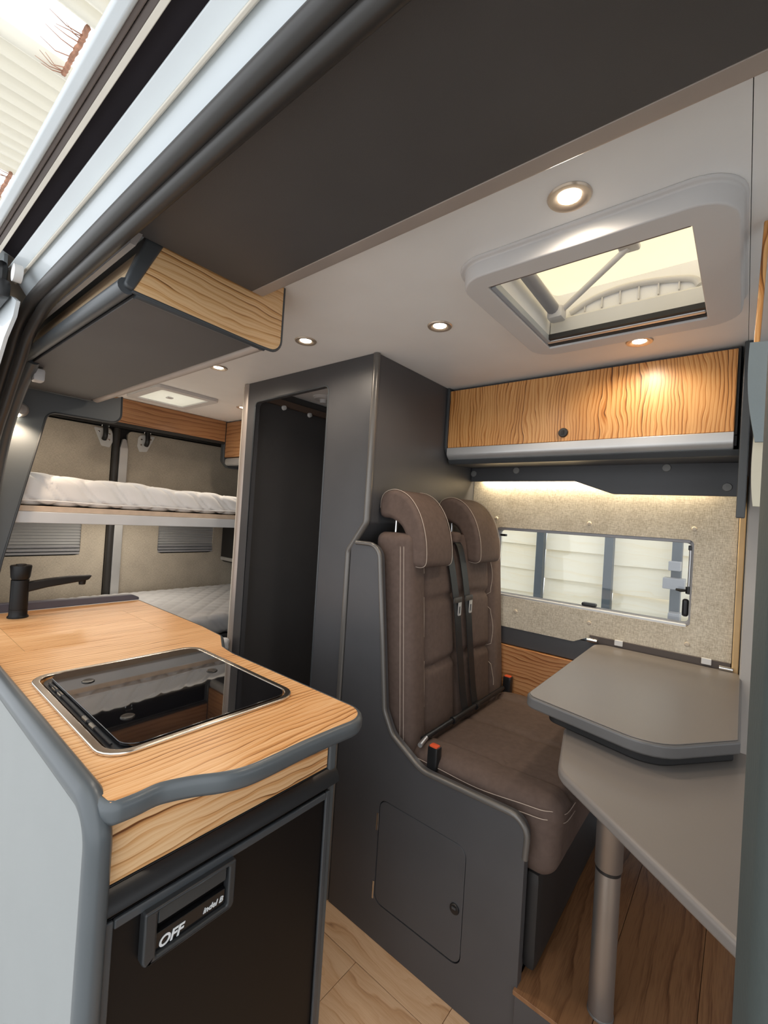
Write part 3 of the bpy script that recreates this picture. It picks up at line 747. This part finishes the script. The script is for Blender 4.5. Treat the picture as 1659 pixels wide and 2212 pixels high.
# =================================================================== ceiling fittings
def spots():
    src = thing('ceiling_spot', 'round recessed ceiling spot', 'ceiling light', (0, 0, ZC), 'recessed ceiling spots')
    add('ring', lathe([(.033, .0015), (.036, -.001), (.034, -.004), (.026, -.004), (.019, -.0005), (.019, .0015)], (0, 0, ZC), 'Z', 32), M('satin_bronze_ring', (.68, .57, .46, 1), .3, .6), src)
    add('lens', lathe([(.0005, -.0016), (.010, -.0018), (.0175, -.001), (.019, .0005)], (0, 0, ZC), 'Z', 28), LENS, src)
    ld = lamp('spot_lamp', 'SPOT', None, LED_POWER, LED, .022, angle=165, blend=.6)
    lo = bpy.data.objects.new('spot_lamp', ld); C.objects.link(lo); lo.parent = src; lo.location = (0, 0, -.006)
    rear_ld = ld.copy(); rear_ld.energy = LED_POWER*1.2
    items = [(-.254, .752, 'bright recessed ceiling spot between the dark ceiling panel and the skylight'),
             (-.707, 1.064, 'recessed ceiling spot in front of the washroom corner, left of the skylight'),
             (-1.142, .933, 'recessed ceiling spot right beside the overhead wooden locker'),
             (-1.676, .932, 'recessed ceiling spot behind the overhead locker edge, before the rear vent'),
             (-2.2, 1.385, 'recessed ceiling spot at the rear, half hidden by the washroom edge'),
             (-2.45, .55, 'added unseen ceiling spot brightening the rear over the upper bunk'),  # extra spot added out of sight to lift the dark rear
             (-.263, 1.452, 'recessed ceiling spot between the skylight and the far wooden cabinet')]
    for i, (x, y, l) in enumerate(items):
        o = src if i == 0 else copy_tree(src, (x, y, ZC))
        o.location = (x, y, ZC); o['label'] = l
        if x < -2:
            for ch in [q for q in bpy.data.objects if q.parent is o and q.type == 'LIGHT']: ch.data = rear_ld
spots()

def skylight():
    t = thing('skylight', 'large white framed roof skylight with open blind and folding stay', 'skylight', (-.27, 1.1, 1.86))
    X0, X1, Y0, Y1 = -.518, -.026, .828, 1.336
    hole = rect(-.464, -.091, .880, 1.282, .004)
    # flared frame: outer skirt on the ceiling, raised inner face
    bm = bmesh.new()
    lo = fillet(rect(X0-.012, X1+.008, Y0-.012, Y1+.012, .075), 8); mid = fillet(rect(X0-.002, X1+.002, Y0-.003, Y1+.003, .068), 8); up = fillet(rect(X0, X1, Y0, Y1, .066), 8)
    loops = []
    for lp, z in ((lo, ZC-.0005), (lo, ZC-.005), (mid, ZC-.007), (mid, ZC-.026), (up, 1.862)):
        loops.append([bm.verts.new((x, y, z)) for x, y in lp])
    for A, B in zip(loops, loops[1:]):
        n = len(A)
        for i in range(n): bm.faces.new((A[i], A[(i+1) % n], B[(i+1) % n], B[i]))
    h = [bm.verts.new((x, y, 1.862)) for x, y in fillet(hole)]; h2 = [bm.verts.new((v.co.x, v.co.y, 1.884)) for v in h]
    n = len(h)
    for i in range(n): bm.faces.new((h[i], h[(i+1) % n], h2[(i+1) % n], h2[i]))
    ed = [bm.edges.get((loops[-1][i], loops[-1][(i+1) % len(loops[-1])])) for i in range(len(loops[-1]))] + [bm.edges.new((h[i], h[(i+1) % n])) if not bm.edges.get((h[i], h[(i+1) % n])) else bm.edges.get((h[i], h[(i+1) % n])) for i in range(n)]
    bmesh.ops.triangle_fill(bm, use_beauty=True, edges=ed)
    add('frame', bm, WHITEP, t, bev=.008, bseg=4, ang=50, sharp=50)
    # shaft walls
    add('shaft', plate(rect(-.478, -.065, .858, 1.322, .02), 'Z', 1.886, 2.03, holes=[rect(-.470, -.074, .866, 1.314, .02)]), M('shaft_white', (.90, .90, .91, 1), .45, var=.01), t)
    add('ledge', box(-.469, -.075, 1.286, 1.313, 1.900, 1.95), WHITEL, t, bev=.006)
    # blind cassettes
    add('blind_rail', box(-.463, -.092, 1.250, 1.266, 1.868, 1.886), ALU, t, bev=.003)
    add('blind_slot', box(-.463, -.092, 1.2665, 1.281, 1.867, 1.884), BLACKM, t)
    add('blind_slot', box(-.463, -.092, 1.236, 1.2495, 1.871, 1.884), BLACKM, t)
    add('blind_rail', box(-.463, -.092, .882, .893, 1.868, 1.882), BROWNT, t, bev=.002)
    add('side_rail', box(-.4635, -.452, .894, 1.25, 1.866, 1.884), M('rail_bluegrey', (.35, .38, .42, 1), .4), t, bev=.002)
    # tilted acrylic dome, hinge, stay
    d = add('dome', softbox(-.52, -.03, .82, 1.38, 2.00, 2.03, .012, .05, None, lambda p: Vector((p.x, p.y, p.z+.03+.20*(1.41-p.y)*.6+.05*math.sin(math.pi*(p.x+.52)/.48)*math.sin(math.pi*(p.y-.82)/.59)))), MILKY, t, sharp=70)
    add('dome_crossbar', tube([(-.442, .90, 1.965), (-.442, 1.24, 1.952)], .017, 12), GREYP, t)
    add('stay_knuckle', softbox(-.46, -.415, 1.225, 1.27, 1.925, 1.962, .010, .010), WHITEP, t)
    add('stay', tube([(-.43, 1.25, 1.948), (-.25, 1.18, 2.035)], .008, 10), WHITEP, t)
    add('stay_foot', plate([(-.272, 1.16), (-.225, 1.16), (-.225, 1.20), (-.272, 1.20)], 'Z', 2.030, 2.046), WHITEP, t, bev=.006)
    # ribbed handle shell at the far side
    arc = [(-.42, 1.965), (-.36, 1.992), (-.28, 2.004), (-.20, 1.998), (-.13, 1.982), (-.112, 1.962)]
    add('handle_rim', tube(smooth_path([(x, 1.308, z) for x, z in arc], 5), .008, 10), WHITEP, t)
    for i in range(6):
        x = -.38+.045*i
        add('rib', box(x-.0018, x+.0018, 1.306, 1.313, 1.962, 1.985+.014*math.sin(math.pi*(i+.6)/6.5)), WHITEP, t)
skylight()

def rear_vent():
    t = thing('roof_vent', 'small white rectangular roof vent with milky pane near the rear', 'roof vent', (-2.34, 1.06, 1.88))
    add('frame', plate(rect(-2.545, -2.165, .905, 1.225, .025), 'Z', ZC-.016, ZC-.0005, holes=[rect(-2.50, -2.205, .945, 1.185, .012)]), WHITEP, t, bev=.005, bseg=3)
    p = add('pane', plate(rect(-2.499, -2.206, .946, 1.184, .012), 'Z', ZC-.010, ZC-.007), translucent('vent_mesh', (.95, .92, .84), .25), t, bev=.002)
    add('catch', softbox(-2.36, -2.33, 1.03, 1.06, ZC-.017, ZC-.009, .003, .006), WHITEP, p)
rear_vent()

# =================================================================== kitchen
def kitchen():
    k = thing('kitchen_unit', 'kitchen block with pale grey side panel, dark edging and olive wood fascia', 'kitchen unit', (-1.4, .5, 0))
    side = [(-.706, 0), (-.706, .80, .0), (-.708, .896, .055), (-2.09, .898), (-2.09, 0)]
    add('door_side_panel', plate(side, 'Y', .246, .262), PANELG, k, bev=.002)
    path = fillet([(-.702, .0), (-.702, .893, .055), (-2.09, .893)], 10)
    add('panel_edging', tube([(x, .255, z) for x, z in path], .0185, 14), EDGE, k)
    add('carcass', box(-2.085, -.78, .2625, .735, .0005, .862), ANTH, k)
    add('carcass_rear', box(-2.085, -1.36, .7355, .835, .0005, .862), ANTH, k)
    add('fascia', box(-.738, -.720, .266, .732, .757, .862), OLIVE_YF, k, bev=.002)
    add('right_post', box(-.745, -.716, .7345, .757, .0005, .862), EDGE, k, bev=.006, bseg=3)
    # worktop
    t = thing('worktop', 'light olive wood worktop with wavy grey front edge', 'worktop', (-1.4, .55, .865))
    front = [(-.697, .266), (-.695, .300), (-.697, .330), (-.690, .355), (-.676, .385), (-.655, .42), (-.643, .455), (-.640, .50), (-.641, .578), (-.638, .660)]
    fp = [(p.x, p.y) for p in smooth_path([(a, b, 0) for a, b in front], 4)]
    corner = fillet([(-.640, .60), (-.632, .763, .055), (-1.0, .763)], 8)[1:-1]
    rear = [(-1.18, .763, .04), (-1.26, .775, .04), (-1.37, .835, .06), (-1.52, .848, .08), (-2.085, .853)]
    rear_f = fillet([(-1.0, .763)]+rear+[(-2.085, .266)], 6)[1:-1]
    outl = fp+corner+rear_f+[(-2.085, .270), (-.90, .270), (-.75, .262)]
    hob = rect(-1.285, -.825, .312, .690, .03)
    lid = rect(-1.905, -1.545, .340, .726, .004)
    add('slab', plate(outl, 'Z', .8655, .900, holes=[hob, lid]), WTOP, t)
    add('sink_cover', plate(rect(-1.9035, -1.5465, .3415, .7245, .003), 'Z', .876, .900), WTOP, t)
    for y in (.3407, .7253): add('joint', box(-1.904, -1.546, y-.0012, y+.0012, .880, .8998), WLINE, t)
    # edging along the front and the aisle side
    ep = [(-.80, .2615), (-.72, .2625), (-.7035, .2655)]+[(x, y) for x, y in fp[1:]+corner+rear_f]
    bm = bmesh.new(); rows = []
    n = len(ep)
    prof = [(0, .9005), (.005, .8995), (.0095, .895), (.011, .889), (.011, .876), (.008, .869), (0, .867)]
    for i, (x, y) in enumerate(ep):
        a = Vector(ep[max(i-1, 0)]); b = Vector(ep[min(i+1, n-1)]); tt = (b-a).normalized(); nr = Vector((tt.y, -tt.x))
        rows.append([bm.verts.new((x+nr.x*d, y+nr.y*d, z)) for d, z in prof])
    for A, B in zip(rows, rows[1:]):
        for q in range(len(prof)): bm.faces.new((A[q], A[(q+1) % len(prof)], B[(q+1) % len(prof)], B[q]))
    bm.faces.new(rows[0]); bm.faces.new(rows[-1][::-1])
    add('front_edging', bm, EDGE, t, sharp=60)
    s = add('splash_ledge', plate([(.265, .9005), (.858, .9005), (.858, .912, .008), (.83, .926, .03), (.265, .936)], 'X', -2.118, -2.087), M('plum_grey_edge', (.10, .098, .125, 1), .4), t, bev=.004, bseg=3)

    # hob with glass lid
    h = thing('hob', 'built-in hob under a black glass lid with bright metal rim', 'hob', (-1.05, .5, .9))
    rim = fillet(rect(-1.297, -.812, .298, .706, .045), 8)
    bm = bmesh.new()
    add('rim', plate(rect(-1.302, -.807, .293, .711, .05), 'Z', .9005, .9075, holes=[rect(-1.288, -.820, .309, .696, .04)]), M('rim_steel', (.72, .66, .58, 1), .22, 1), h, bev=.003, bseg=3)
    add('pan', plate(rect(-1.282, -.826, .315, .688, .035), 'Z', .872, .9003), BLACK, h)
    g = add('glass_lid', plate(rect(-1.284, -.824, .332, .692, .034), 'Z', .9025, .9085), GLASSK, h, bev=.0012)
    for x, y in ((-1.184, .385), (-.940, .380), (-1.066, .632)):
        add('lid_stud', lathe([(.0005, .0018), (.008, .0018), (.012, .0022), (.0135, .0012), (.0135, 0)], (x, y, .9085), 'Z', 20), M('stud_ring', (.05, .045, .04, 1), .2, .6) if 'stud_ring' not in bpy.data.materials else bpy.data.materials['stud_ring'], g)
    for x in (-1.19, -1.15, -.99, -.95):
        add('hinge', tube([(x-.012, .322, .9045), (x+.012, .322, .9045)], .004, 8), CHROME, h)
    add('hinge_bar', tube([(-1.24, .323, .9035), (-.86, .323, .9035)], .0022, 8), BLACK, h)

    # faucet
    f = thing('faucet', 'matt black kitchen faucet with flat spout by the partition', 'faucet', (-1.995, .412, .9))
    cx, cy = -1.995, .412
    add('base', lathe([(.031, .9003), (.031, .904), (.027, .909), (.0268, .93)], (cx, cy, 0), 'Z', 28), FAUC, f)
    add('body', lathe([(.0265, .9305), (.0262, 1.034)], (cx, cy, 0), 'Z', 28), FAUC, f)
    add('lever_cap', lathe([(.025, 1.037), (.028, 1.045), (.0315, 1.083), (.030, 1.086), (.016, 1.087), (.015, 1.090), (.0005, 1.090)], (cx, cy, 0), 'Z', 28), FAUC, f)
    sp = add('spout', plate([(cy+.015, .988), (cy+.08, 1.002), (cy+.200, 1.018), (cy+.212, 1.022), (cy+.222, 1.038), (cy+.14, 1.038), (cy+.08, 1.033), (cy+.015, 1.024)], 'X', cx-.014, cx+.014), FAUC, f, bev=.005, bseg=3)
    add('aerator', lathe([(.011, 1.003), (.013, 1.019)], (cx, cy+.192, 0), 'Z', 18), FAUC, sp)

    # fridge
    fr = thing('fridge', 'black built-in compressor fridge under the worktop fascia', 'fridge', (-.74, .5, .04))
    add('frame', plate(rect(.266, .7335, .0405, .7545), 'X', -.745, -.722, holes=[rect(.285, .722, .08, .705, .005)]), BLACK, fr, bev=.003)
    add('top_vent', plate([(-.722, .7535), (-.708, .744), (-.700, .7235), (-.722, .7235)], 'Y', .266, .757), BLACK, fr, bev=.002)
    d = add('door', plate(rect(.268, .7325, .075, .712, .006), 'X', -.7215, -.712), BLACKG, fr, bev=.002)
    for nm, q in (('door_trim', rect(.268, .286, .075, .712)), ('door_trim', rect(.720, .7325, .075, .712))):
        add(nm, plate(q, 'X', -.7118, -.7045), EDGE_D, d, bev=.003)
    add('door_trim', plate(rect(.286, .7195, .697, .712), 'X', -.7118, -.7035), EDGE_D, d, bev=.003)
    hd = add('handle_housing', plate([(.326, .613, .012), (.486, .613, .012), (.486, .700), (.326, .700)], 'X', -.7118, -.692, holes=[rect(.347, .472, .6225, .694, .004)]), M('handle_black', (.03, .032, .034, 1), .4), d, bev=.004, bseg=3)
    add('latch_flap', box(-.709, -.697, .349, .470, .668, .696), M('flap_grey', (.035, .04, .043, 1), .4), hd, bev=.003)
    add('control_strip', box(-.711, -.7, .348, .471, .6230, .6515), M('strip_gloss', (.008, .008, .009, 1), .12), hd, bev=.001)
    def text(s, y, z, size, shear=0, wt=0):
        cu = bpy.data.curves.new('lettering', 'FONT'); cu.body = s; cu.size = size; cu.extrude = .0004; cu.shear = shear; cu.offset = wt
        o = bpy.data.objects.new('lettering', cu); C.objects.link(o)
        me = bpy.data.meshes.new_from_object(o); bpy.data.objects.remove(o)
        bm = bmesh.new(); bm.from_mesh(me); bpy.data.meshes.remove(me)
        # text x -> +Y, y -> +Z, facing +X
        for v in bm.verts: v.co = Vector((-.6990+v.co.z, y+v.co.x, z+v.co.y))
        add('lettering', bm, M('white_print', (.75, .77, .78, 1), .5) if 'white_print' not in bpy.data.materials else bpy.data.materials['white_print'], hd)
    text('OFF', .352, .6262, .023, .25, .0006)
    text('indel B', .428, .6325, .0135, .3, .0002)
OLIVE_YF = wood('olive_fascia', 1, '#efc797', '#d9a066', '#6c3d1a', 26, warp=.04, dark_amt=1.3)
FAUC = M('faucet_black', (.006, .0055, .0055, 1), .45, spec=.35)
BLACKG = M('fridge_black', (.006, .005, .005, 1), .42, spec=.25)
kitchen()

# =================================================================== overhead locker and ceiling panel
def locker():
    t = thing('overhead_locker', 'overhead locker above the kitchen with olive wood end face', 'locker', (-1.5, .5, 1.73))
    add('end_face', plate([(.328, 1.741), (.612, 1.733, .02), (.6735, 1.735, .055), (.6735, ZC-.002), (.400, ZC-.002)], 'X', -.936, -.920), OLIVE_Y, t, bev=.002)
    add('end_edging', tube([(-.922, y, z) for y, z in fillet([(.327, 1.739), (.612, 1.731, .02), (.6745, 1.733, .055), (.6745, ZC-.004)])], .0035, 8), EDGE_D, t)
    add('body', plate([(.330, 1.745), (.612, 1.742), (.668, 1.76, .03), (.668, ZC-.003), (.375, ZC-.003)], 'X', -2.05, -.9365), ANTH, t)
    add('underside', box(-2.052, -.938, .335, .606, 1.733, 1.7415), ANTH2, t, bev=.002)
    add('aisle_edge', tube([(-.938, .626, 1.745), (-2.052, .626, 1.745)], .0165, 14), BRONZE, t)
    add('front_bead', tube([(-.927, .335, 1.736), (-.927, .63, 1.733)], .007, 10), EDGE_D, t)
    add('back_bead', tube([(-2.056, .335, 1.734), (-2.056, .62, 1.734)], .004, 8), EDGE, t)
    # door side: leaning wooden face, rounded dark edge, corner profile
    add('door_side_face', plate([(.312, 1.752), (.3735, ZC-.02), (.3795, ZC-.02), (.320, 1.752)], 'X', -1.70, -.938), wood('daylit_olive_side', 0, '#f3d8b4', '#e2bd94', '#b58a60', 12), t)  # veneer colour lightened to carry the daylight on this side
    add('door_side_edge', tube([(-.925, .318, 1.746), (-2.05, .318, 1.746)], .0155, 14), EDGE_D, t)
    add('corner_profile', plate([(.310, 1.742, .008), (.329, 1.740, .006), (.384, 1.862), (.348, 1.862)], 'X', -.940, -.917), EDGE_D, t, bev=.005, bseg=3)
    f = add('trim_8', plate([(.312, 1.818), (.322, 1.818), (.345, 1.875), (.325, 1.875)], 'X', -1.75, -.905), FELT); struct(f)
    p = thing('ceiling_panel', 'wide anthracite panel under the ceiling along the sliding door opening', 'ceiling panel', (.1, .45, 1.845))
    add('panel', box(-.913, 1.30, .323, .577, 1.845, 1.870), ANTH2, p, bev=.002)
    add('edge_profile', plate([(.5775, 1.845), (.608, 1.8455, .008), (.614, 1.858, .006), (.614, 1.871), (.5775, 1.871)], 'X', -.913, 1.30), BRONZE, p, bev=.002)
    add('spacer', box(-.85, 1.28, .40, .56, 1.8705, ZC-.0005), ANTH2, p)
locker()

# =================================================================== sliding door opening
def door_frame():
    def P(a, d): return (d*math.cos(R(a)), 1.34+d*math.sin(R(a)))
    XA, XB = -1.44, 1.3
    t = thing('door_3', 'sliding door opening with rubber seal, white track and dark guide channel', 'door frame', (-.1, .25, 1.8)); t['kind'] = 'structure'
    def strip(name, a0, a1, d0, d1, mat, back=.02, x0=XA, x1=XB, bev=.002):
        poly = [P(a0, d0), P(a1, d1), P(a1, d1+back), P(a0, d0+back)]
        return add(name, plate(poly, 'X', x0, x1), mat, t, bev=bev)
    strip('inner_track', 61.2, 64.95, .566, .586, BODY)
    strip('cream_strip', 64.85, 65.45, .578, .578, CREAM, .03)
    strip('outer_track', 65.35, 67.75, .592, .600, BODY)
    strip('guide_channel', 67.6, 70.2, .633, .633, M('channel_dark', (.045, .038, .044, 1), .9, spec=.1))
    strip('channel_side', 67.55, 67.75, .602, .602, BODY, .03)
    strip('cream_lip', 70.06, 70.75, .600, .602, CREAM, .06, bev=.001)
    strip('brown_strip', 70.7, 71.5, .612, .614, BROWNT, .02)
    strip('brown_strip', 71.53, 72.2, .610, .610, BROWNT, .02)
    strip('roof_edge', 72.1, 73.9, .600, .606, BODY, .12, x0=-3.0, bev=.006)
    # two-lip rubber seal running along the top and down the rear pillar
    base = [(1.3, 0, 0), (.4, 0, 0), (-.4, 0, 0), (-1.0, 0, 0), (-1.28, 0, -.002), (-1.40, .0, -.012), (-1.49, 0, -.040), (-1.56, 0, -.095), (-1.63, 0, -.145), (-1.70, 0, -.20), (-1.79, 0, -.27), (-1.92, 0, -.40), (-2.0, 0, -.60), (-2.02, 0, -.9)]
    def run(y, z, r, name, inset=0):
        pts = smooth_path([(x+(inset if i > 4 else 0), y, z+dz-(inset*.6 if i > 4 else 0)) for i, (x, _, dz) in enumerate(base)], 5)
        add(name, tube(pts, r, 14), RUBBER, t, sharp=80)
    y1, z1 = P(58.5, .545); run(y1, z1, .0130, 'inner_seal', .014)
    y2, z2 = P(60.85, .548); run(y2, z2, .0142, 'outer_seal')
    # blue grey lining profile behind the seal at the rear pillar
    b = add('trim_9', tube(smooth_path([(-1.66, .335, 1.742), (-1.72, .333, 1.705), (-1.80, .331, 1.655), (-1.915, .331, 1.560), (-1.985, .331, 1.463), (-2.06, .332, 1.31), (-2.07, .332, 1.10), (-2.07, .332, .94)], 5), .019, 12), EDGE); struct(b)
    c = add('trim_10', softbox(-1.735, -1.69, .345, .375, 1.690, 1.728, .006, .008), WHITEP); struct(c)
    # roller arm of the sliding door
    r = thing('door_roller', 'black roller bracket of the sliding door at the upper left', 'roller bracket', (-1.45, .22, 1.80))
    add('bracket', softbox(-1.60, -1.34, .195, .222, 1.790, 1.835, .010, .012), BLACK, r)
    add('carriage', softbox(-1.56, -1.40, .200, .225, 1.838, 1.900, .012, .012), BLACK, r)
    add('roller', lathe([(.008, -.012), (.026, -.010), (.026, .010), (.008, .012)], (-1.47, .198, 1.868), 'Y', 22), GREYP, r)
    add('roller', lathe([(.008, -.010), (.020, -.008), (.020, .008), (.008, .010)], (-1.33, .228, 1.850), 'Y', 22), WHITEL, r)
    add('bolt', lathe([(.004, -.008), (.016, -.006), (.016, .004)], (-1.53, .196, 1.815), 'Y', 18), CHROME, r)
    # pillar at the right edge
    p = add('trim_11', plate([(.0055, .315, .012), (.0095, .235, .02), (.30, .225), (.30, .34), (.010, .345, .012)], 'Z', -.3, 1.88), PILLAR, bev=.002); struct(p)
door_frame()

# =================================================================== partition at the rear of the kitchen
def partition():
    t = thing('rear_partition', 'blue-grey profiled partition arm under the locker at the rear', 'partition', (-2.1, .45, .9))
    out = [(.27, .9005), (.350, .9005), (.374, 1.09), (.462, 1.60, .0), (.478, 1.662, .035), (.700, 1.668, .02), (.739, 1.672, .035), (.735, 1.772, .004), (.645, 1.752, .04), (.30, 1.770)]
    out = [(.27, .9005), (.350, .9005), (.376, 1.09), (.480, 1.664, .035), (.739, 1.670, .040), (.736, 1.785, .004), (.705, 1.772, .03), (.64, 1.790, .05), (.27, 1.80)]
    add('panel', plate(out, 'X', -2.126, -2.1205+.02), M('partition_bluegrey', (.115, .13, .14, 1), .4), t, bev=.002)
    ed = fillet([(.352, .91), (.376, 1.09), (.480, 1.664, .035), (.739, 1.670, .040), (.736, 1.785)])
    add('edging', tube([(-2.101, y, z) for y, z in ed], .004, 8), EDGE_D, t)
    s = thing('partition_spot', 'small round wall spot glowing on the rear partition', 'wall light', (-2.09, .395, 1.64))
    add('cap', lathe([(.0005, .026), (.018, .024), (.026, .012), (.027, 0)], (-2.0995, .395, 1.652), 'X', 24), M('pale_cap', (.42, .41, .40, 1), .4), s)
    add('lens', lathe([(.0005, -.010), (.010, -.008), (.012, 0)], (-2.085, .383, 1.632), 'Z', 18), LENS, s)
    ld = lamp('partition_light', 'SPOT', None, 2.4, (1.0, .76, .54), .012, angle=140, blend=.7)
    lo = bpy.data.objects.new('partition_light', ld); C.objects.link(lo); lo.parent = s; lo.location = (.050, -.012, -.030); lo.rotation_euler = (0, R(14), 0)
partition()

# =================================================================== cab end, upper right
def cab_end():
    w = add('wood_edged_panel', plate([(.003, 1.895), (.012, 1.895), (.004, 1.60), (-.004, 1.60)], 'Y', .985, 1.012), OLIVE_Z, bev=.002)
    tag(w, 'narrow upright olive wood panel edge beside the cab curtain', 'panel')
    t = thing('cab_curtain', 'blue-grey cab curtain with cream lining gathered at the right edge', 'curtain', (.04, .95, 1.395))
    def drape(x0, x1, y, z0, z1, amp, ph):
        bm = bmesh.new(); rows = []; n = 26
        for i in range(n+1):
            u = i/n; x = x0+(x1-x0)*u; yy = y+amp*math.sin(u*10+ph)
            rows.append([[bm.verts.new((x-.006*math.sin(3*k/10+ph)+(.012*(1-k/10) if u < .5 else 0), yy+dy, z0+(z1-z0)*k/10)) for k in range(11)] for dy in (0, .006)])
        for A, B in zip(rows, rows[1:]):
            for s in (0, 1):
                for k in range(10): bm.faces.new((A[s][k], A[s][k+1], B[s][k+1], B[s][k]))
            for k in (0, 10): bm.faces.new((A[0][k], A[1][k], B[1][k], B[0][k]))
        for Rr in (rows[0], rows[-1]):
            for k in range(10): bm.faces.new((Rr[0][k], Rr[1][k], Rr[1][k+1], Rr[0][k+1]))
        return bm
    add('outer_fabric', drape(-.006, .28, .93, 1.50, 1.665, .008, 0), CURT, t, sharp=80)
    add('lining', drape(.001, .26, .955, 1.397, 1.57, .006, 1), CURTW, t, sharp=80)
cab_end()
